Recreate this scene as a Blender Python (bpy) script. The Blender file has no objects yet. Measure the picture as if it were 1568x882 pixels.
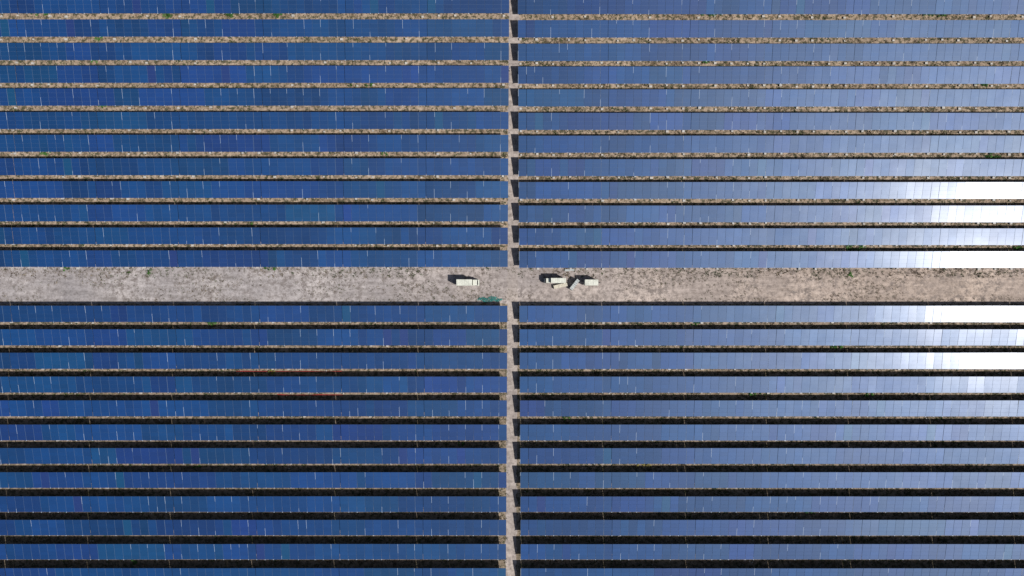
import bpy, math, random
from mathutils import Vector, Matrix, noise
random.seed(7)
R=random.random
def U(a,b): return random.uniform(a,b)
sc=bpy.context.scene
# ---------------------------------------------------------------- camera
H=170.0; MPP=0.16; LENS=36*H/(1568*MPP); TILT=math.radians(1.2)
F=1568*LENS/36
cam=bpy.data.cameras.new("camera"); camo=bpy.data.objects.new("camera",cam)
sc.collection.objects.link(camo)
cam.lens=LENS; cam.sensor_width=36; cam.clip_end=6000; cam.clip_start=1
C=Vector((0,-H*math.tan(TILT),H)); camo.location=C; camo.rotation_euler=(TILT,0,0)
sc.camera=camo
RM=Matrix.Rotation(TILT,3,'X')
def P(px,py,z=0.0):
    d=RM@Vector(((px-784)/F,-(py-441)/F,-1.0))
    t=(z-C.z)/d.z
    return C+d*t
# ---------------------------------------------------------------- sun
BT=math.radians(12.0)
def nrm(t): return Vector((0,-math.sin(t),math.cos(t)))
g=P(1530,430,2.2); v=(C-g).normalized(); n=nrm(BT)
S=(2*n.dot(v)*n-v).normalized()
EL=math.asin(S.z); AZ=math.atan2(S.x,S.y)
sun=bpy.data.lights.new("sun",'SUN'); suno=bpy.data.objects.new("sun",sun)
sc.collection.objects.link(suno)
sun.energy=4.5; sun.angle=math.radians(0.55); sun.color=(1.0,0.965,0.92)
suno.rotation_euler=S.to_track_quat('Z','Y').to_euler(); suno.location=(80,-60,120)
w=bpy.data.worlds.new("World"); sc.world=w; w.use_nodes=True
nt=w.node_tree; bg=nt.nodes['Background']
sky=nt.nodes.new('ShaderNodeTexSky'); sky.sky_type='NISHITA'; sky.sun_disc=False
sky.sun_elevation=EL; sky.sun_rotation=AZ; sky.dust_density=2.0; sky.air_density=1.0
nt.links.new(sky.outputs[0],bg.inputs[0]); bg.inputs[1].default_value=0.05
sc.view_settings.view_transform='Standard'; sc.view_settings.look='None'; sc.view_settings.exposure=0
# ---------------------------------------------------------------- materials
def mat(name,col=(.5,.5,.5),rough=.7,metal=0,spec=.5):
    m=bpy.data.materials.new(name); m.use_nodes=True
    b=m.node_tree.nodes['Principled BSDF']
    b.inputs['Base Color'].default_value=(*col,1); b.inputs['Roughness'].default_value=rough
    b.inputs['Metallic'].default_value=metal; b.inputs['Specular IOR Level'].default_value=spec
    return m,m.node_tree,b
def N(t,typ,**k):
    x=t.nodes.new(typ)
    for a,b in k.items(): setattr(x,a,b)
    return x
def noisen(t,co,scale,detail=4,rough=.6,stretch=None):
    x=N(t,'ShaderNodeTexNoise'); x.inputs['Scale'].default_value=scale
    x.inputs['Detail'].default_value=detail; x.inputs['Roughness'].default_value=rough
    if stretch:
        mp=N(t,'ShaderNodeMapping'); mp.inputs['Scale'].default_value=stretch
        t.links.new(co,mp.inputs[0]); co=mp.outputs[0]
    t.links.new(co,x.inputs['Vector']); return x.outputs['Fac']
def ramp(t,fac,stops):
    r=N(t,'ShaderNodeValToRGB'); e=r.color_ramp.elements
    while len(e)<len(stops): e.new(.5)
    for i,(p,c) in enumerate(stops):
        e[i].position=p; e[i].color=(*c,1) if len(c)==3 else c
    t.links.new(fac,r.inputs[0]); return r.outputs[0]
def mix(t,f,a,b,mode='MIX'):
    m=N(t,'ShaderNodeMix',data_type='RGBA',blend_type=mode)
    if isinstance(f,float): m.inputs[0].default_value=f
    else: t.links.new(f,m.inputs[0])
    for i,s in ((6,a),(7,b)):
        if isinstance(s,tuple): m.inputs[i].default_value=(*s,1)
        else: t.links.new(s,m.inputs[i])
    return m.outputs[2]
# panel glass
mp_,t,b=mat("solar_glass",(.01,.06,.2),.42)
at=N(t,'ShaderNodeAttribute',attribute_name='tint')
t.links.new(at.outputs['Color'],b.inputs['Base Color'])
geo=N(t,'ShaderNodeNewGeometry')
nz=noisen(t,geo.outputs['Position'],0.35,5,.65)
rr=N(t,'ShaderNodeMapRange'); rr.inputs[1].default_value=.3; rr.inputs[2].default_value=.7
rr.inputs[3].default_value=.475; rr.inputs[4].default_value=.52
t.links.new(nz,rr.inputs[0]); t.links.new(rr.outputs[0],b.inputs['Roughness'])
b.inputs['Specular IOR Level'].default_value=.85
b.inputs['Specular Tint'].default_value=(.62,.76,1,1)
b.inputs['Coat Weight'].default_value=.25; b.inputs['Coat Roughness'].default_value=.22
b.inputs['Coat IOR'].default_value=1.45
M_GLASS=mp_
M_ALU,_,_=mat("aluminium_frame",(.13,.19,.30),.5,.1)
M_WHITE,_,_=mat("white_clamp",(.42,.50,.60),.6)
M_STEEL,_,_=mat("galvanised_steel",(.35,.36,.38),.5,.6)
M_CONC,t,b=mat("concrete",(.5,.48,.45),.9)
geo=N(t,'ShaderNodeNewGeometry')
t.links.new(ramp(t,noisen(t,geo.outputs['Position'],2.0),[(.3,(.34,.32,.29)),(.7,(.62,.60,.57))]),b.inputs['Base Color'])
# ground under the rows
M_GROUND,t,b=mat("dry_ground",(.4,.3,.22),.95,0,.2)
geo=N(t,'ShaderNodeNewGeometry'); co=geo.outputs['Position']
sxy=N(t,'ShaderNodeSeparateXYZ'); t.links.new(co,sxy.inputs[0])
c1=ramp(t,noisen(t,co,.06,4,.6),[(.3,(.33,.255,.195)),(.55,(.44,.345,.26)),(.75,(.52,.42,.33))])
c2=ramp(t,noisen(t,co,.9,6,.7),[(.36,(.16,.14,.11)),(.5,(.45,.45,.45)),(.7,(.58,.58,.58))])
c=mix(t,.9,c1,c2,'OVERLAY')
dk=ramp(t,noisen(t,co,1.1,5,.75),[(.49,(0,0,0)),(.57,(1,1,1))])
c=mix(t,dk,c,(.085,.08,.05))
my=N(t,'ShaderNodeMapRange'); my.inputs[1].default_value=10; my.inputs[2].default_value=-70  # weedy dark tone toward the lower rows, painted in place of table shadow
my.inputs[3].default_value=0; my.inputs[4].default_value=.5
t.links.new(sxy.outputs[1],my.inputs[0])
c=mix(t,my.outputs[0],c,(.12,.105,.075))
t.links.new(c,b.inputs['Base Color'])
bp=N(t,'ShaderNodeBump'); bp.inputs['Strength'].default_value=.7; bp.inputs['Distance'].default_value=.35
t.links.new(noisen(t,co,1.2,6,.7),bp.inputs['Height']); t.links.new(bp.outputs[0],b.inputs['Normal'])
# dirt road
def road_mat(name,a,bb,amt):
    m,t,b=mat(name,(.33,.3,.3),.95,0,.2)
    geo=N(t,'ShaderNodeNewGeometry'); co=geo.outputs['Position']
    sx=N(t,'ShaderNodeSeparateXYZ'); t.links.new(co,sx.inputs[0])
    mr=N(t,'ShaderNodeMapRange'); mr.inputs[1].default_value=-50; mr.inputs[2].default_value=90
    t.links.new(sx.outputs[0],mr.inputs[0])
    base=mix(t,mr.outputs[0],a,bb)
    big=ramp(t,noisen(t,co,.05,4,.6),[(.32,(.72,.72,.74)),(.68,(1.25,1.23,1.20))])
    c=mix(t,1.0,base,big,'MULTIPLY')
    st=ramp(t,noisen(t,co,.35,5,.65,(.2,2.6,1)),[(.3,(.76,.75,.74)),(.7,(1.22,1.22,1.22))])
    c=mix(t,1.0,c,st,'MULTIPLY')
    fn=ramp(t,noisen(t,co,1.0,6,.75),[(.34,(.62,.60,.59)),(.5,(1,1,1)),(.7,(1.25,1.25,1.25))])
    c=mix(t,1.0,c,fn,'MULTIPLY')
    mk=ramp(t,noisen(t,co,.05,3,.6),[(.38,(.08,.08,.08)),(.54,(1,1,1))])
    dk=ramp(t,noisen(t,co,.6,6,.8),[(.48,(0,0,0)),(.58,(1,1,1))])
    mm=mix(t,1.0,dk,mk,'MULTIPLY'); mm=mix(t,1.0,mm,(amt,amt,amt),'MULTIPLY')
    c=mix(t,mm,c,(.16,.135,.125))
    t.links.new(c,b.inputs['Base Color'])
    bp=N(t,'ShaderNodeBump'); bp.inputs['Strength'].default_value=.4; bp.inputs['Distance'].default_value=.2
    t.links.new(noisen(t,co,1.1,6,.7),bp.inputs['Height']); t.links.new(bp.outputs[0],b.inputs['Normal'])
    return m
M_ROAD=road_mat("dirt_road_surface",(.38,.355,.355),(.43,.355,.305),.8)
M_PATH=road_mat("dirt_path_surface",(.40,.36,.34),(.42,.36,.32),.45)
def tinted(name,rough=.8):
    m,t,b=mat(name,(.1,.1,.1),rough,0,.25)
    a=N(t,'ShaderNodeAttribute',attribute_name='tint'); t.links.new(a.outputs['Color'],b.inputs['Base Color'])
    return m
M_LEAF=tinted("foliage"); M_GRASS=tinted("grass_blades",.9); M_STONE=tinted("stone",.9)
# ---------------------------------------------------------------- mesh builder
class MB:
    def __init__(s,mats): s.v=[];s.f=[];s.m=[];s.c=[];s.mats=mats
    def face(s,pts,m=0,c=(1,1,1)):
        i=len(s.v); s.v.extend(pts); s.f.append(tuple(range(i,i+len(pts)))); s.m.append(m); s.c.append(c)
    def box(s,lo,hi,m=0,c=(1,1,1),M=None):
        x0,y0,z0=lo;x1,y1,z1=hi
        p=[Vector(q) for q in ((x0,y0,z0),(x1,y0,z0),(x1,y1,z0),(x0,y1,z0),(x0,y0,z1),(x1,y0,z1),(x1,y1,z1),(x0,y1,z1))]
        if M: p=[M@q for q in p]
        i=len(s.v); s.v.extend(p)
        for f in ((3,2,1,0),(4,5,6,7),(0,1,5,4),(1,2,6,5),(2,3,7,6),(3,0,4,7)):
            s.f.append(tuple(i+k for k in f)); s.m.append(m); s.c.append(c)
    def obj(s,name,loc=(0,0,0),rot=0,parent=None):
        me=bpy.data.meshes.new(name); me.from_pydata([tuple(q) for q in s.v],[],s.f)
        for m in s.mats: me.materials.append(m)
        me.polygons.foreach_set('material_index',s.m)
        a=me.color_attributes.new('tint','FLOAT_COLOR','CORNER')
        arr=[]
        for f,c in zip(s.f,s.c): arr.extend([c[0],c[1],c[2],1.0]*len(f))
        a.data.foreach_set('color',arr); me.update()
        o=bpy.data.objects.new(name,me); o.location=loc; o.rotation_euler=(0,0,rot)
        if parent: o.parent=parent
        sc.collection.objects.link(o); return o
# ---------------------------------------------------------------- ground + roads
mb=MB([M_GROUND]); mb.face([(-2500,-2500,0),(2500,-2500,0),(2500,2500,0),(-2500,2500,0)]); mb.obj("ground")
def strip(name,pts_lo,pts_hi,z,m):
    mb=MB([m])
    for i in range(len(pts_lo)-1):
        a,b_,c_,d=pts_lo[i],pts_lo[i+1],pts_hi[i+1],pts_hi[i]
        mb.face([(a[0],a[1],z),(b_[0],b_[1],z),(c_[0],c_[1],z),(d[0],d[1],z)])
    return mb.obj(name)
lo=[];hi=[]
for i in range(401):
    x=-160+i*.8
    lo.append((x,P(784,465).y+.5*noise.noise(Vector((x*.5,3,0)))))
    hi.append((x,P(784,404).y+.5*noise.noise(Vector((x*.5,9,0)))))
strip("dirt_road",lo,hi,.004,M_ROAD)
lo=[];hi=[]
for i in range(301):
    y=-95+i*.62
    lo.append((P(779,441).x+ y*.006+.45*noise.noise(Vector((y*.7,3,5)))-.4,y))
    hi.append((P(793,441).x+ y*.006+.45*noise.noise(Vector((y*.7,8,5))),y))
strip("dirt_path",hi,lo,.008,M_PATH)
# ---------------------------------------------------------------- solar rows
ZN=2.6; L=4.04; CW=2.0
tops=[-42,-6,30,66,101,136,172,207,243,278,314,349,384,468,504,540,576.5,613,650,686,723,760,796,833,870,907]
dt_right={278:2.4,314:.8,349:-.4,384:.9,468:-.8,504:.6,540:-2.2,243:.5}
rows_info=[]
def build_row(px0,px1,topy,side,dtilt):
    mb=MB([M_GLASS,M_ALU,M_WHITE,M_STEEL,M_CONC])
    N0=P(784,topy,ZN)
    th=BT+math.radians(dtilt)
    hx=L*math.cos(th); hz=L*math.sin(th)
    ys=N0.y-L*math.cos(BT); yc=(N0.y+ys)/2; zc=ZN-L*math.sin(BT)/2
    x0=P(px0,topy+12,2.2).x; x1=P(px1,topy+12,2.2).x
    xs=[]
    if side<0:
        x=x1
        while x>x0: xs.append(x-CW); x-=CW
    else:
        x=x0
        while x<x1: xs.append(x); x+=CW
    grp=0; gt=0; gc=1.0; hue=0; tt=0
    for ci,x in enumerate(xs):
        if ci%10==0:
            tt=random.gauss(0,.3); tr=random.gauss(0,.25)
            zoff=U(-.03,.03)
        if grp<=0:
            grp=random.choice([1,1,2,3,4,6,8]); gc=U(.82,1.2); hue=random.gauss(0,.5)
            gt=random.gauss(0,.35)
        grp-=1
        a=th+math.radians(tt+gt); rx=math.radians(tr+random.gauss(0,.22))
        M=Matrix.Translation((x+CW/2,yc,zc+zoff))@Matrix.Rotation(a,4,'X')@Matrix.Rotation(rx,4,'Y')
        w0=CW-.05 if ci%10 else CW-.12
        mb.box((-CW/2+.012,-L/2,-.06),(CW/2-.012 if ci%10 else CW/2-.08,L/2,-.02),1,M=M)
        jc=U(.92,1.1)
        sp=R()
        for r in range(4):
            y0=-L/2+r*L/4+.008; y1=-L/2+(r+1)*L/4-.008
            q=U(.95,1.06)*gc*jc
            col=(.0035*q*(1+.9*max(0,hue)),.041*q*(1-.12*hue),.150*q*(1+.06*hue))
            if sp<.012: col=(.004,.058,.15)
            elif sp<.02: col=(.012,.034,.15)
            mb.face([M@Vector((-w0/2,y0,0)),M@Vector((w0/2,y0,0)),M@Vector((w0/2,y1,0)),M@Vector((-w0/2,y1,0))],0,col)
        rs=R()
        if ci%2==0 and rs<.42 or rs<.04:
            l=U(.2,.6)*L
            ya=L/2-l if R()<.6 else -L/2
            mb.box((-CW/2-.024,ya,-.01),(-CW/2+.024,ya+l,.012),2,M=M)
        if R()<.5:
            mb.box((-CW/2-.09,-L/2-.1,-.02),(-CW/2+.09,-L/2+.04,.02),2,M=M)
        if ci%2==0:
            xx=x+.6
            yf=yc-hx*.36; yb=yc+hx*.36; zf=zc-hz*.36-.12; zb=zc+hz*.36-.12
            mb.box((xx-.06,yf-.06,0),(xx+.06,yf+.06,zf),3)
            mb.box((xx-.06,yb-.06,0),(xx+.06,yb+.06,zb),3)
            MM=Matrix.Translation((xx,yc,zc-.1))@Matrix.Rotation(th,4,'X')
            mb.box((-.05,-L*.48,-.08),(.05,L*.48,0),3,M=MM)
            pr=.6 if (side>0 and topy<400) else .3
            if R()<pr:
                s=U(.2,.34); yy=ys+U(-.25,.15)
                mb.box((xx-s,yy-s*.8,0),(xx+s,yy+s*.8,U(.2,.4)),4)
    mb.obj("solar_panel_row")
    rows_info.append((topy,side,ys,N0.y,min(xs),max(xs)+CW))
for i,ty in enumerate(tops):
    f=(ty+0)/882
    build_row(-95,780-5*f,ty+(-.5 if ty<400 else .2),-1,random.gauss(0,.35))
    build_row(793+4.5*f,1663,ty+(.8 if ty<400 else .3),1,dt_right.get(ty,random.gauss(0,.5)))
# ---------------------------------------------------------------- vegetation masses
def tuft(mb,x,y,s,col,nb=7,z=0):
    for k in range(nb):
        a=U(0,6.283); r=U(.0,.7)*s; h=U(.3,1.)*s; wd=U(.05,.15)*s
        bx=x+math.cos(a)*r; by=y+math.sin(a)*r; a2=a+U(-1,1)
        lx=bx+math.cos(a2)*h*.6; ly=by+math.sin(a2)*h*.6
        px_,py_=-math.sin(a2)*wd,math.cos(a2)*wd
        q=U(.5,1.4)
        mb.face([(bx-px_,by-py_,z),(bx+px_,by+py_,z),(lx+px_*.4,ly+py_*.4,z+h*.6),(lx-px_*.3,ly-py_*.3,z+h*.7)],0,tuple(c*q for c in col))
GREENS=[(.05,.085,.025),(.07,.09,.03),(.08,.085,.045),(.10,.10,.055),(.035,.07,.02)]
DRY=[(.16,.12,.075),(.18,.14,.09),(.11,.085,.055),(.22,.18,.12),(.08,.06,.045)]
mb=MB([M_GRASS])
for (topy,side,ys,yn,xa,xb) in rows_info:
    nn=700 if side<0 else 950
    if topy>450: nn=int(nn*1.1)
    for k in range(nn):
        x=U(xa,xb); y=ys-U(-.6,2.3)
        dens=noise.noise(Vector((x*.07,y*.12,1.3)))+.45*noise.noise(Vector((x*.4,y*.4,4)))
        thr=-.22 if side>0 else 0
        if topy>450: thr-=.15  # extra tufts added in lower gaps, darkening them in place of row shadow
        if dens+U(-.25,.25)<thr: continue
        col=random.choice(GREENS if noise.noise(Vector((x*.05,y*.1,7)))+U(-.3,.3)>-.05 else DRY)
        tuft(mb,x,y,U(.25,.6),col,9)
for k in range(7000):
    x=U(-145,145); y=U(P(784,463).y,P(784,410).y)
    edge=min(abs(y-P(784,463).y),abs(y-P(784,410).y))
    dens=noise.noise(Vector((x*.06,y*.25,2.3)))+.4*noise.noise(Vector((x*.3,y*.5,4)))
    if dens+U(-.2,.2)<.12+(-.2 if edge<1.0 else .12): continue
    tuft(mb,x,y,U(.12,.4),random.choice(DRY+GREENS[1:4]),9,.005)
mb.obj("grass")
# stones / debris
mb=MB([M_STONE])
def stone(x,y,s,c):
    M=Matrix.Translation((x,y,s*.2))@Matrix.Rotation(U(0,6),4,'Z')@Matrix.Rotation(U(-.2,.2),4,'X')
    k=6; ring=[(math.cos(i*6.283/k)*s*U(.7,1.1),math.sin(i*6.283/k)*s*U(.6,1),-.2*s) for i in range(k)]
    top=[(p[0]*.6,p[1]*.6,s*.35) for p in ring]
    ring=[M@Vector(p) for p in ring]; top=[M@Vector(p) for p in top]
    mb.face(top,0,c)
    for i in range(k): mb.face([ring[i],ring[(i+1)%k],top[(i+1)%k],top[i]],0,c)
for k in range(1300):
    r=random.choice(rows_info); x=U(r[4],r[5]); y=r[2]-U(-.3,2)
    c=U(.25,.6); stone(x,y,U(.08,.24),(c,c*.95,c*.9))
for k in range(500):
    x=U(-145,145); y=U(P(784,463).y,P(784,410).y); c=U(.2,.55); stone(x,y,U(.05,.14),(c,c*.93,c*.87))
mb.obj("stones")
# bushes
def bush(px,py,wpx,hpx,col=(.055,.14,.03)):
    mb=MB([M_LEAF]); c=P(px,py); rx=wpx*MPP/2; ry=hpx*MPP/2; hh=min(rx,ry)*1.1
    nc=max(4,int(wpx*hpx/14)); cl=[]
    for i in range(nc):
        a=U(0,6.283); r=math.sqrt(R())
        cl.append((math.cos(a)*r*rx,math.sin(a)*r*ry,U(.2,.8)*hh*(1.1-r*.6),U(.25,.5)*min(1.2,ry*1.1),U(.55,1.5)))
    for (x,y,z,s,br) in cl:
        mb.face([(0,0,0),(.04,0,0),(x+.03,y,z),(x,y,z)],0,(.08,.06,.04))
        for k in range(26):
            d=Vector((random.gauss(0,1),random.gauss(0,1),random.gauss(0,.8)))*s*.6
            p=Vector((x,y,z))+d
            if p.z<0.03: p.z=.03+R()*.1
            a=Vector((random.gauss(0,1),random.gauss(0,1),random.gauss(0,.5))).normalized()*U(.08,.2)
            b_=a.cross(Vector((random.gauss(0,.5),random.gauss(0,.5),1))).normalized()*U(.04,.09)
            q=br*U(.6,1.4)
            mb.face([p-a,p+b_,p+a,p-b_],0,tuple(cc*q for cc in col))
    mb.obj("bush",loc=(c.x,c.y,0))
for b_ in [(1310,379,30,9),(355,21,22,12),(425,24,18,8),(258,23,18,8),(60,21,34,5),(152,58,12,8),(1303,421,6,7),(325,495,12,9),
           (1520,239,22,8),(1285,532,26,6),(228,415,7,9),(415,410,22,7),(155,163,14,6),(70,234,16,7),(387,341,8,8),(565,130,14,6),
           (145,93,14,6),(1155,603,22,5),(1330,604,22,5),(1555,380,20,6),(205,861,10,7),(865,640,14,6),(1080,95,14,6),(100,412,14,6),
           (540,132,16,4),(1430,22,40,7),(1090,22,34,6),(1500,130,30,5),(705,680,12,5),(300,714,16,5),(1240,785,16,5),(585,236,16,5),(1065,496,18,5)]:
    bush(*b_)
bush(990,712,30,6,(.28,.24,.08))
bush(415,569,10,7,(.22,.24,.06))
bush(45,827,12,5,(.35,.3,.2))
# teal netting heap
M_NET=tinted("teal_netting",.8)
mb=MB([M_NET]); c=P(750,458.5)
for k in range(420):
    a=U(0,6.283); r=math.sqrt(R()); x=math.cos(a)*r*2.9+.4*math.sin(a*3); y=math.sin(a)*r*.6+.25*math.sin(x*2)
    d=U(0,6.283); l=U(.2,.6); wv=U(.012,.035); z=U(.05,.35)*(1.1-r)
    q=U(.4,1.5)
    ux,uy=math.cos(d)*l/2,math.sin(d)*l/3; vx,vy=-math.sin(d)*wv,math.cos(d)*wv
    mb.face([(x-ux-vx,y-uy-vy,z+.03),(x+ux-vx,y+uy-vy,z+U(.02,.15)),(x+ux+vx,y+uy+vy,z+U(.02,.15)),(x-ux+vx,y-uy+vy,z+.03)],0,(.05*q,.27*q,.25*q))
mb.obj("netting_heap",loc=(c.x,c.y,.01))
# red cables
M_RED,_,_=mat("red_conduit",(.45,.05,.04),.6)
def cable(pxa,pxb,py):
    mb=MB([M_RED]); pts=[]
    for i in range(61):
        p=P(pxa+(pxb-pxa)*i/60,py); pts.append((p.x,p.y+.12*noise.noise(Vector((p.x*.3,py,0)))))
    r=.1
    for i in range(60):
        (xa,ya),(xb,yb)=pts[i],pts[i+1]
        pr=[(-r,.01),(-r*.6,.13),(r*.6,.13),(r,.01)]
        for j in range(3):
            mb.face([(xa,ya+pr[j][0],pr[j][1]),(xa,ya+pr[j+1][0],pr[j+1][1]),(xb,yb+pr[j+1][0],pr[j+1][1]),(xb,yb+pr[j][0],pr[j][1])])
    mb.obj("red_cable_conduit")
cable(362,524,568.5); cable(425,525,604.5)
# ---------------------------------------------------------------- vehicles
def paint(name,col,rough=.45):
    m,t,b=mat(name,col,rough); g=N(t,'ShaderNodeNewGeometry')
    d=tuple(x*.72 for x in col)
    t.links.new(ramp(t,noisen(t,g.outputs['Position'],1.4,5,.7),[(.35,d),(.6,col)]),b.inputs['Base Color']); return m
M_VAN=paint("white_paint",(.72,.73,.64)); M_DARKG=mat("dark_glass",(.02,.025,.03),.1)[0]; M_TYRE=mat("tyre_rubber",(.02,.02,.02),.9)[0]
M_CHAS=mat("chassis_steel",(.06,.06,.065),.6)[0]; M_WOOD=paint("pale_wood",(.66,.61,.50),.8); M_BLUEG=paint("grey_tarp",(.50,.53,.52),.7)
def wheels(mb,xs,yw,r=.42,m=2):
    for x in xs:
        for s in (-1,1):
            k=14; wv=.24; y0=s*(yw-.24) ; y1=s*yw
            A=[(x+math.cos(i*6.283/k)*r,y0,r+math.sin(i*6.283/k)*r) for i in range(k)]
            B=[(p[0],y1,p[2]) for p in A]
            mb.face(A,m); mb.face(B[::-1],m)
            for i in range(k): mb.face([A[i],A[(i+1)%k],B[(i+1)%k],B[i]],m)
def done(mb,name,px,py,ang,bev=.04,z=0):
    c=P(px,py,z); o=mb.obj(name,(c.x,c.y,.005),ang)
    md=o.modifiers.new('bev','BEVEL'); md.width=bev; md.segments=2; md.limit_method='ANGLE'
    import bmesh
    bm=bmesh.new(); bm.from_mesh(o.data); bmesh.ops.recalc_face_normals(bm,faces=bm.faces); bm.to_mesh(o.data); bm.free()
    return o
def box_truck(px,py,ln,ang,wd=.74,top=3.2):
    mb=MB([M_VAN,M_DARKG,M_TYRE,M_CHAS]); h=ln/2
    cabl=1.45
    mb.box((-h,-.35,.45),(h-.2,.35,.62),3)
    bx0=-h; bx1=h-cabl-.18
    mb.box((bx0,-wd,.75),(bx1,wd,top),0)
    k=bx0+.3
    while k<bx1-.2:
        mb.box((k,-wd+.08,top+.002),(k+.06,wd-.08,top+.03),0); k+=.55
    c0=h-cabl
    prof=[(c0,.5),(h,.5),(h,1.15),(h-.2,1.3),(h-.5,2.25),(c0,2.3)]
    L_=[(x,-wd*.93,z) for x,z in prof]; R_=[(x,wd*.93,z) for x,z in prof]
    mb.face(L_,0); mb.face(R_[::-1],0)
    for i in range(6):
        j=(i+1)%6; mb.face([L_[i],L_[j],R_[j],R_[i]],0)
    dx=.012
    mb.face([(h-.22+dx,-wd*.8,1.33),(h-.22+dx,wd*.8,1.33),(h-.48+dx,wd*.75,2.17),(h-.48+dx,-wd*.75,2.17)],1)
    for s in (-1,1):
        mb.face([(c0+.2,s*(wd*.93+.006),1.4),(h-.4,s*(wd*.93+.006),1.4),(h-.58,s*(wd*.93+.006),2.1),(c0+.2,s*(wd*.93+.006),2.1)],1)
        mb.box((h-.45,s*(wd+.02)-.06,1.4),(h-.38,s*(wd+.02)+.06,1.75),3)
    mb.box((h+.0,-wd*.9,.42),(h+.08,wd*.9,.62),3)
    wheels(mb,[-h+.9,h-.7],wd*.97,.4)
    done(mb,"box_truck",px,py,ang,z=top)
def trailer(px,py,ln,wd,ht,ang):
    mb=MB([M_VAN,M_DARKG,M_TYRE,M_CHAS]); h=ln/2; wd/=2
    mb.box((-h,-wd,.55),(h,wd,ht),0)
    k=-h+.25
    while k<h-.2:
        mb.box((k,-wd+.06,ht+.002),(k+.05,wd-.06,ht+.03),0); k+=.6
    mb.box((h+.01,-.06,.45),(h+.9,.06,.55),3); mb.box((h+.8,-.05,0),(h+.88,.05,.44),3)
    mb.box((-h+.05,-wd+.1,.42),(h-.05,wd-.1,.54),3)
    mb.box((-h-.015,-.02,.65),(-h-.003,.02,ht-.1),3)
    wheels(mb,[-.45,.45],wd*.98,.36)
    done(mb,"cargo_trailer",px,py,ang,z=ht)
def crates(px,py,ln,wd,ht,ang,m,nm="wooden_crate_stack"):
    mb=MB([m,M_CHAS]); n_=max(2,int(ln/1.1)); 
    for i in range(n_):
        x0=-ln/2+i*ln/n_; jy=U(-.06,.06); hh=ht*U(.85,1.0)
        mb.box((x0+.03,-wd/2+jy,.14),(x0+ln/n_-.03,wd/2+jy,hh),0)
        for yy in (-wd/2+.1,0,wd/2-.1): mb.box((x0+.03,yy-.05+jy,0),(x0+ln/n_-.03,yy+.05+jy,.138),0)
        for q in (.25,.7): mb.box((x0+ln/n_*q,-wd/2+jy-.008,.16),(x0+ln/n_*q+.05,wd/2+jy+.008,hh+.01),1)
    done(mb,nm,px,py,ang,.02)
box_truck(716,432.5,5.4,0)
box_truck(850,429.5,5.2,math.pi,.6,3.1)
trailer(906,432.5,3.2,1.4,3.0,0)
crates(858,437.8,3.4,.85,.9,math.radians(12),M_WOOD)
crates(879,436,3.0,.8,2.0,math.radians(52),M_BLUEG)
crates(872,413.5,2.4,.5,.35,0,M_BLUEG)
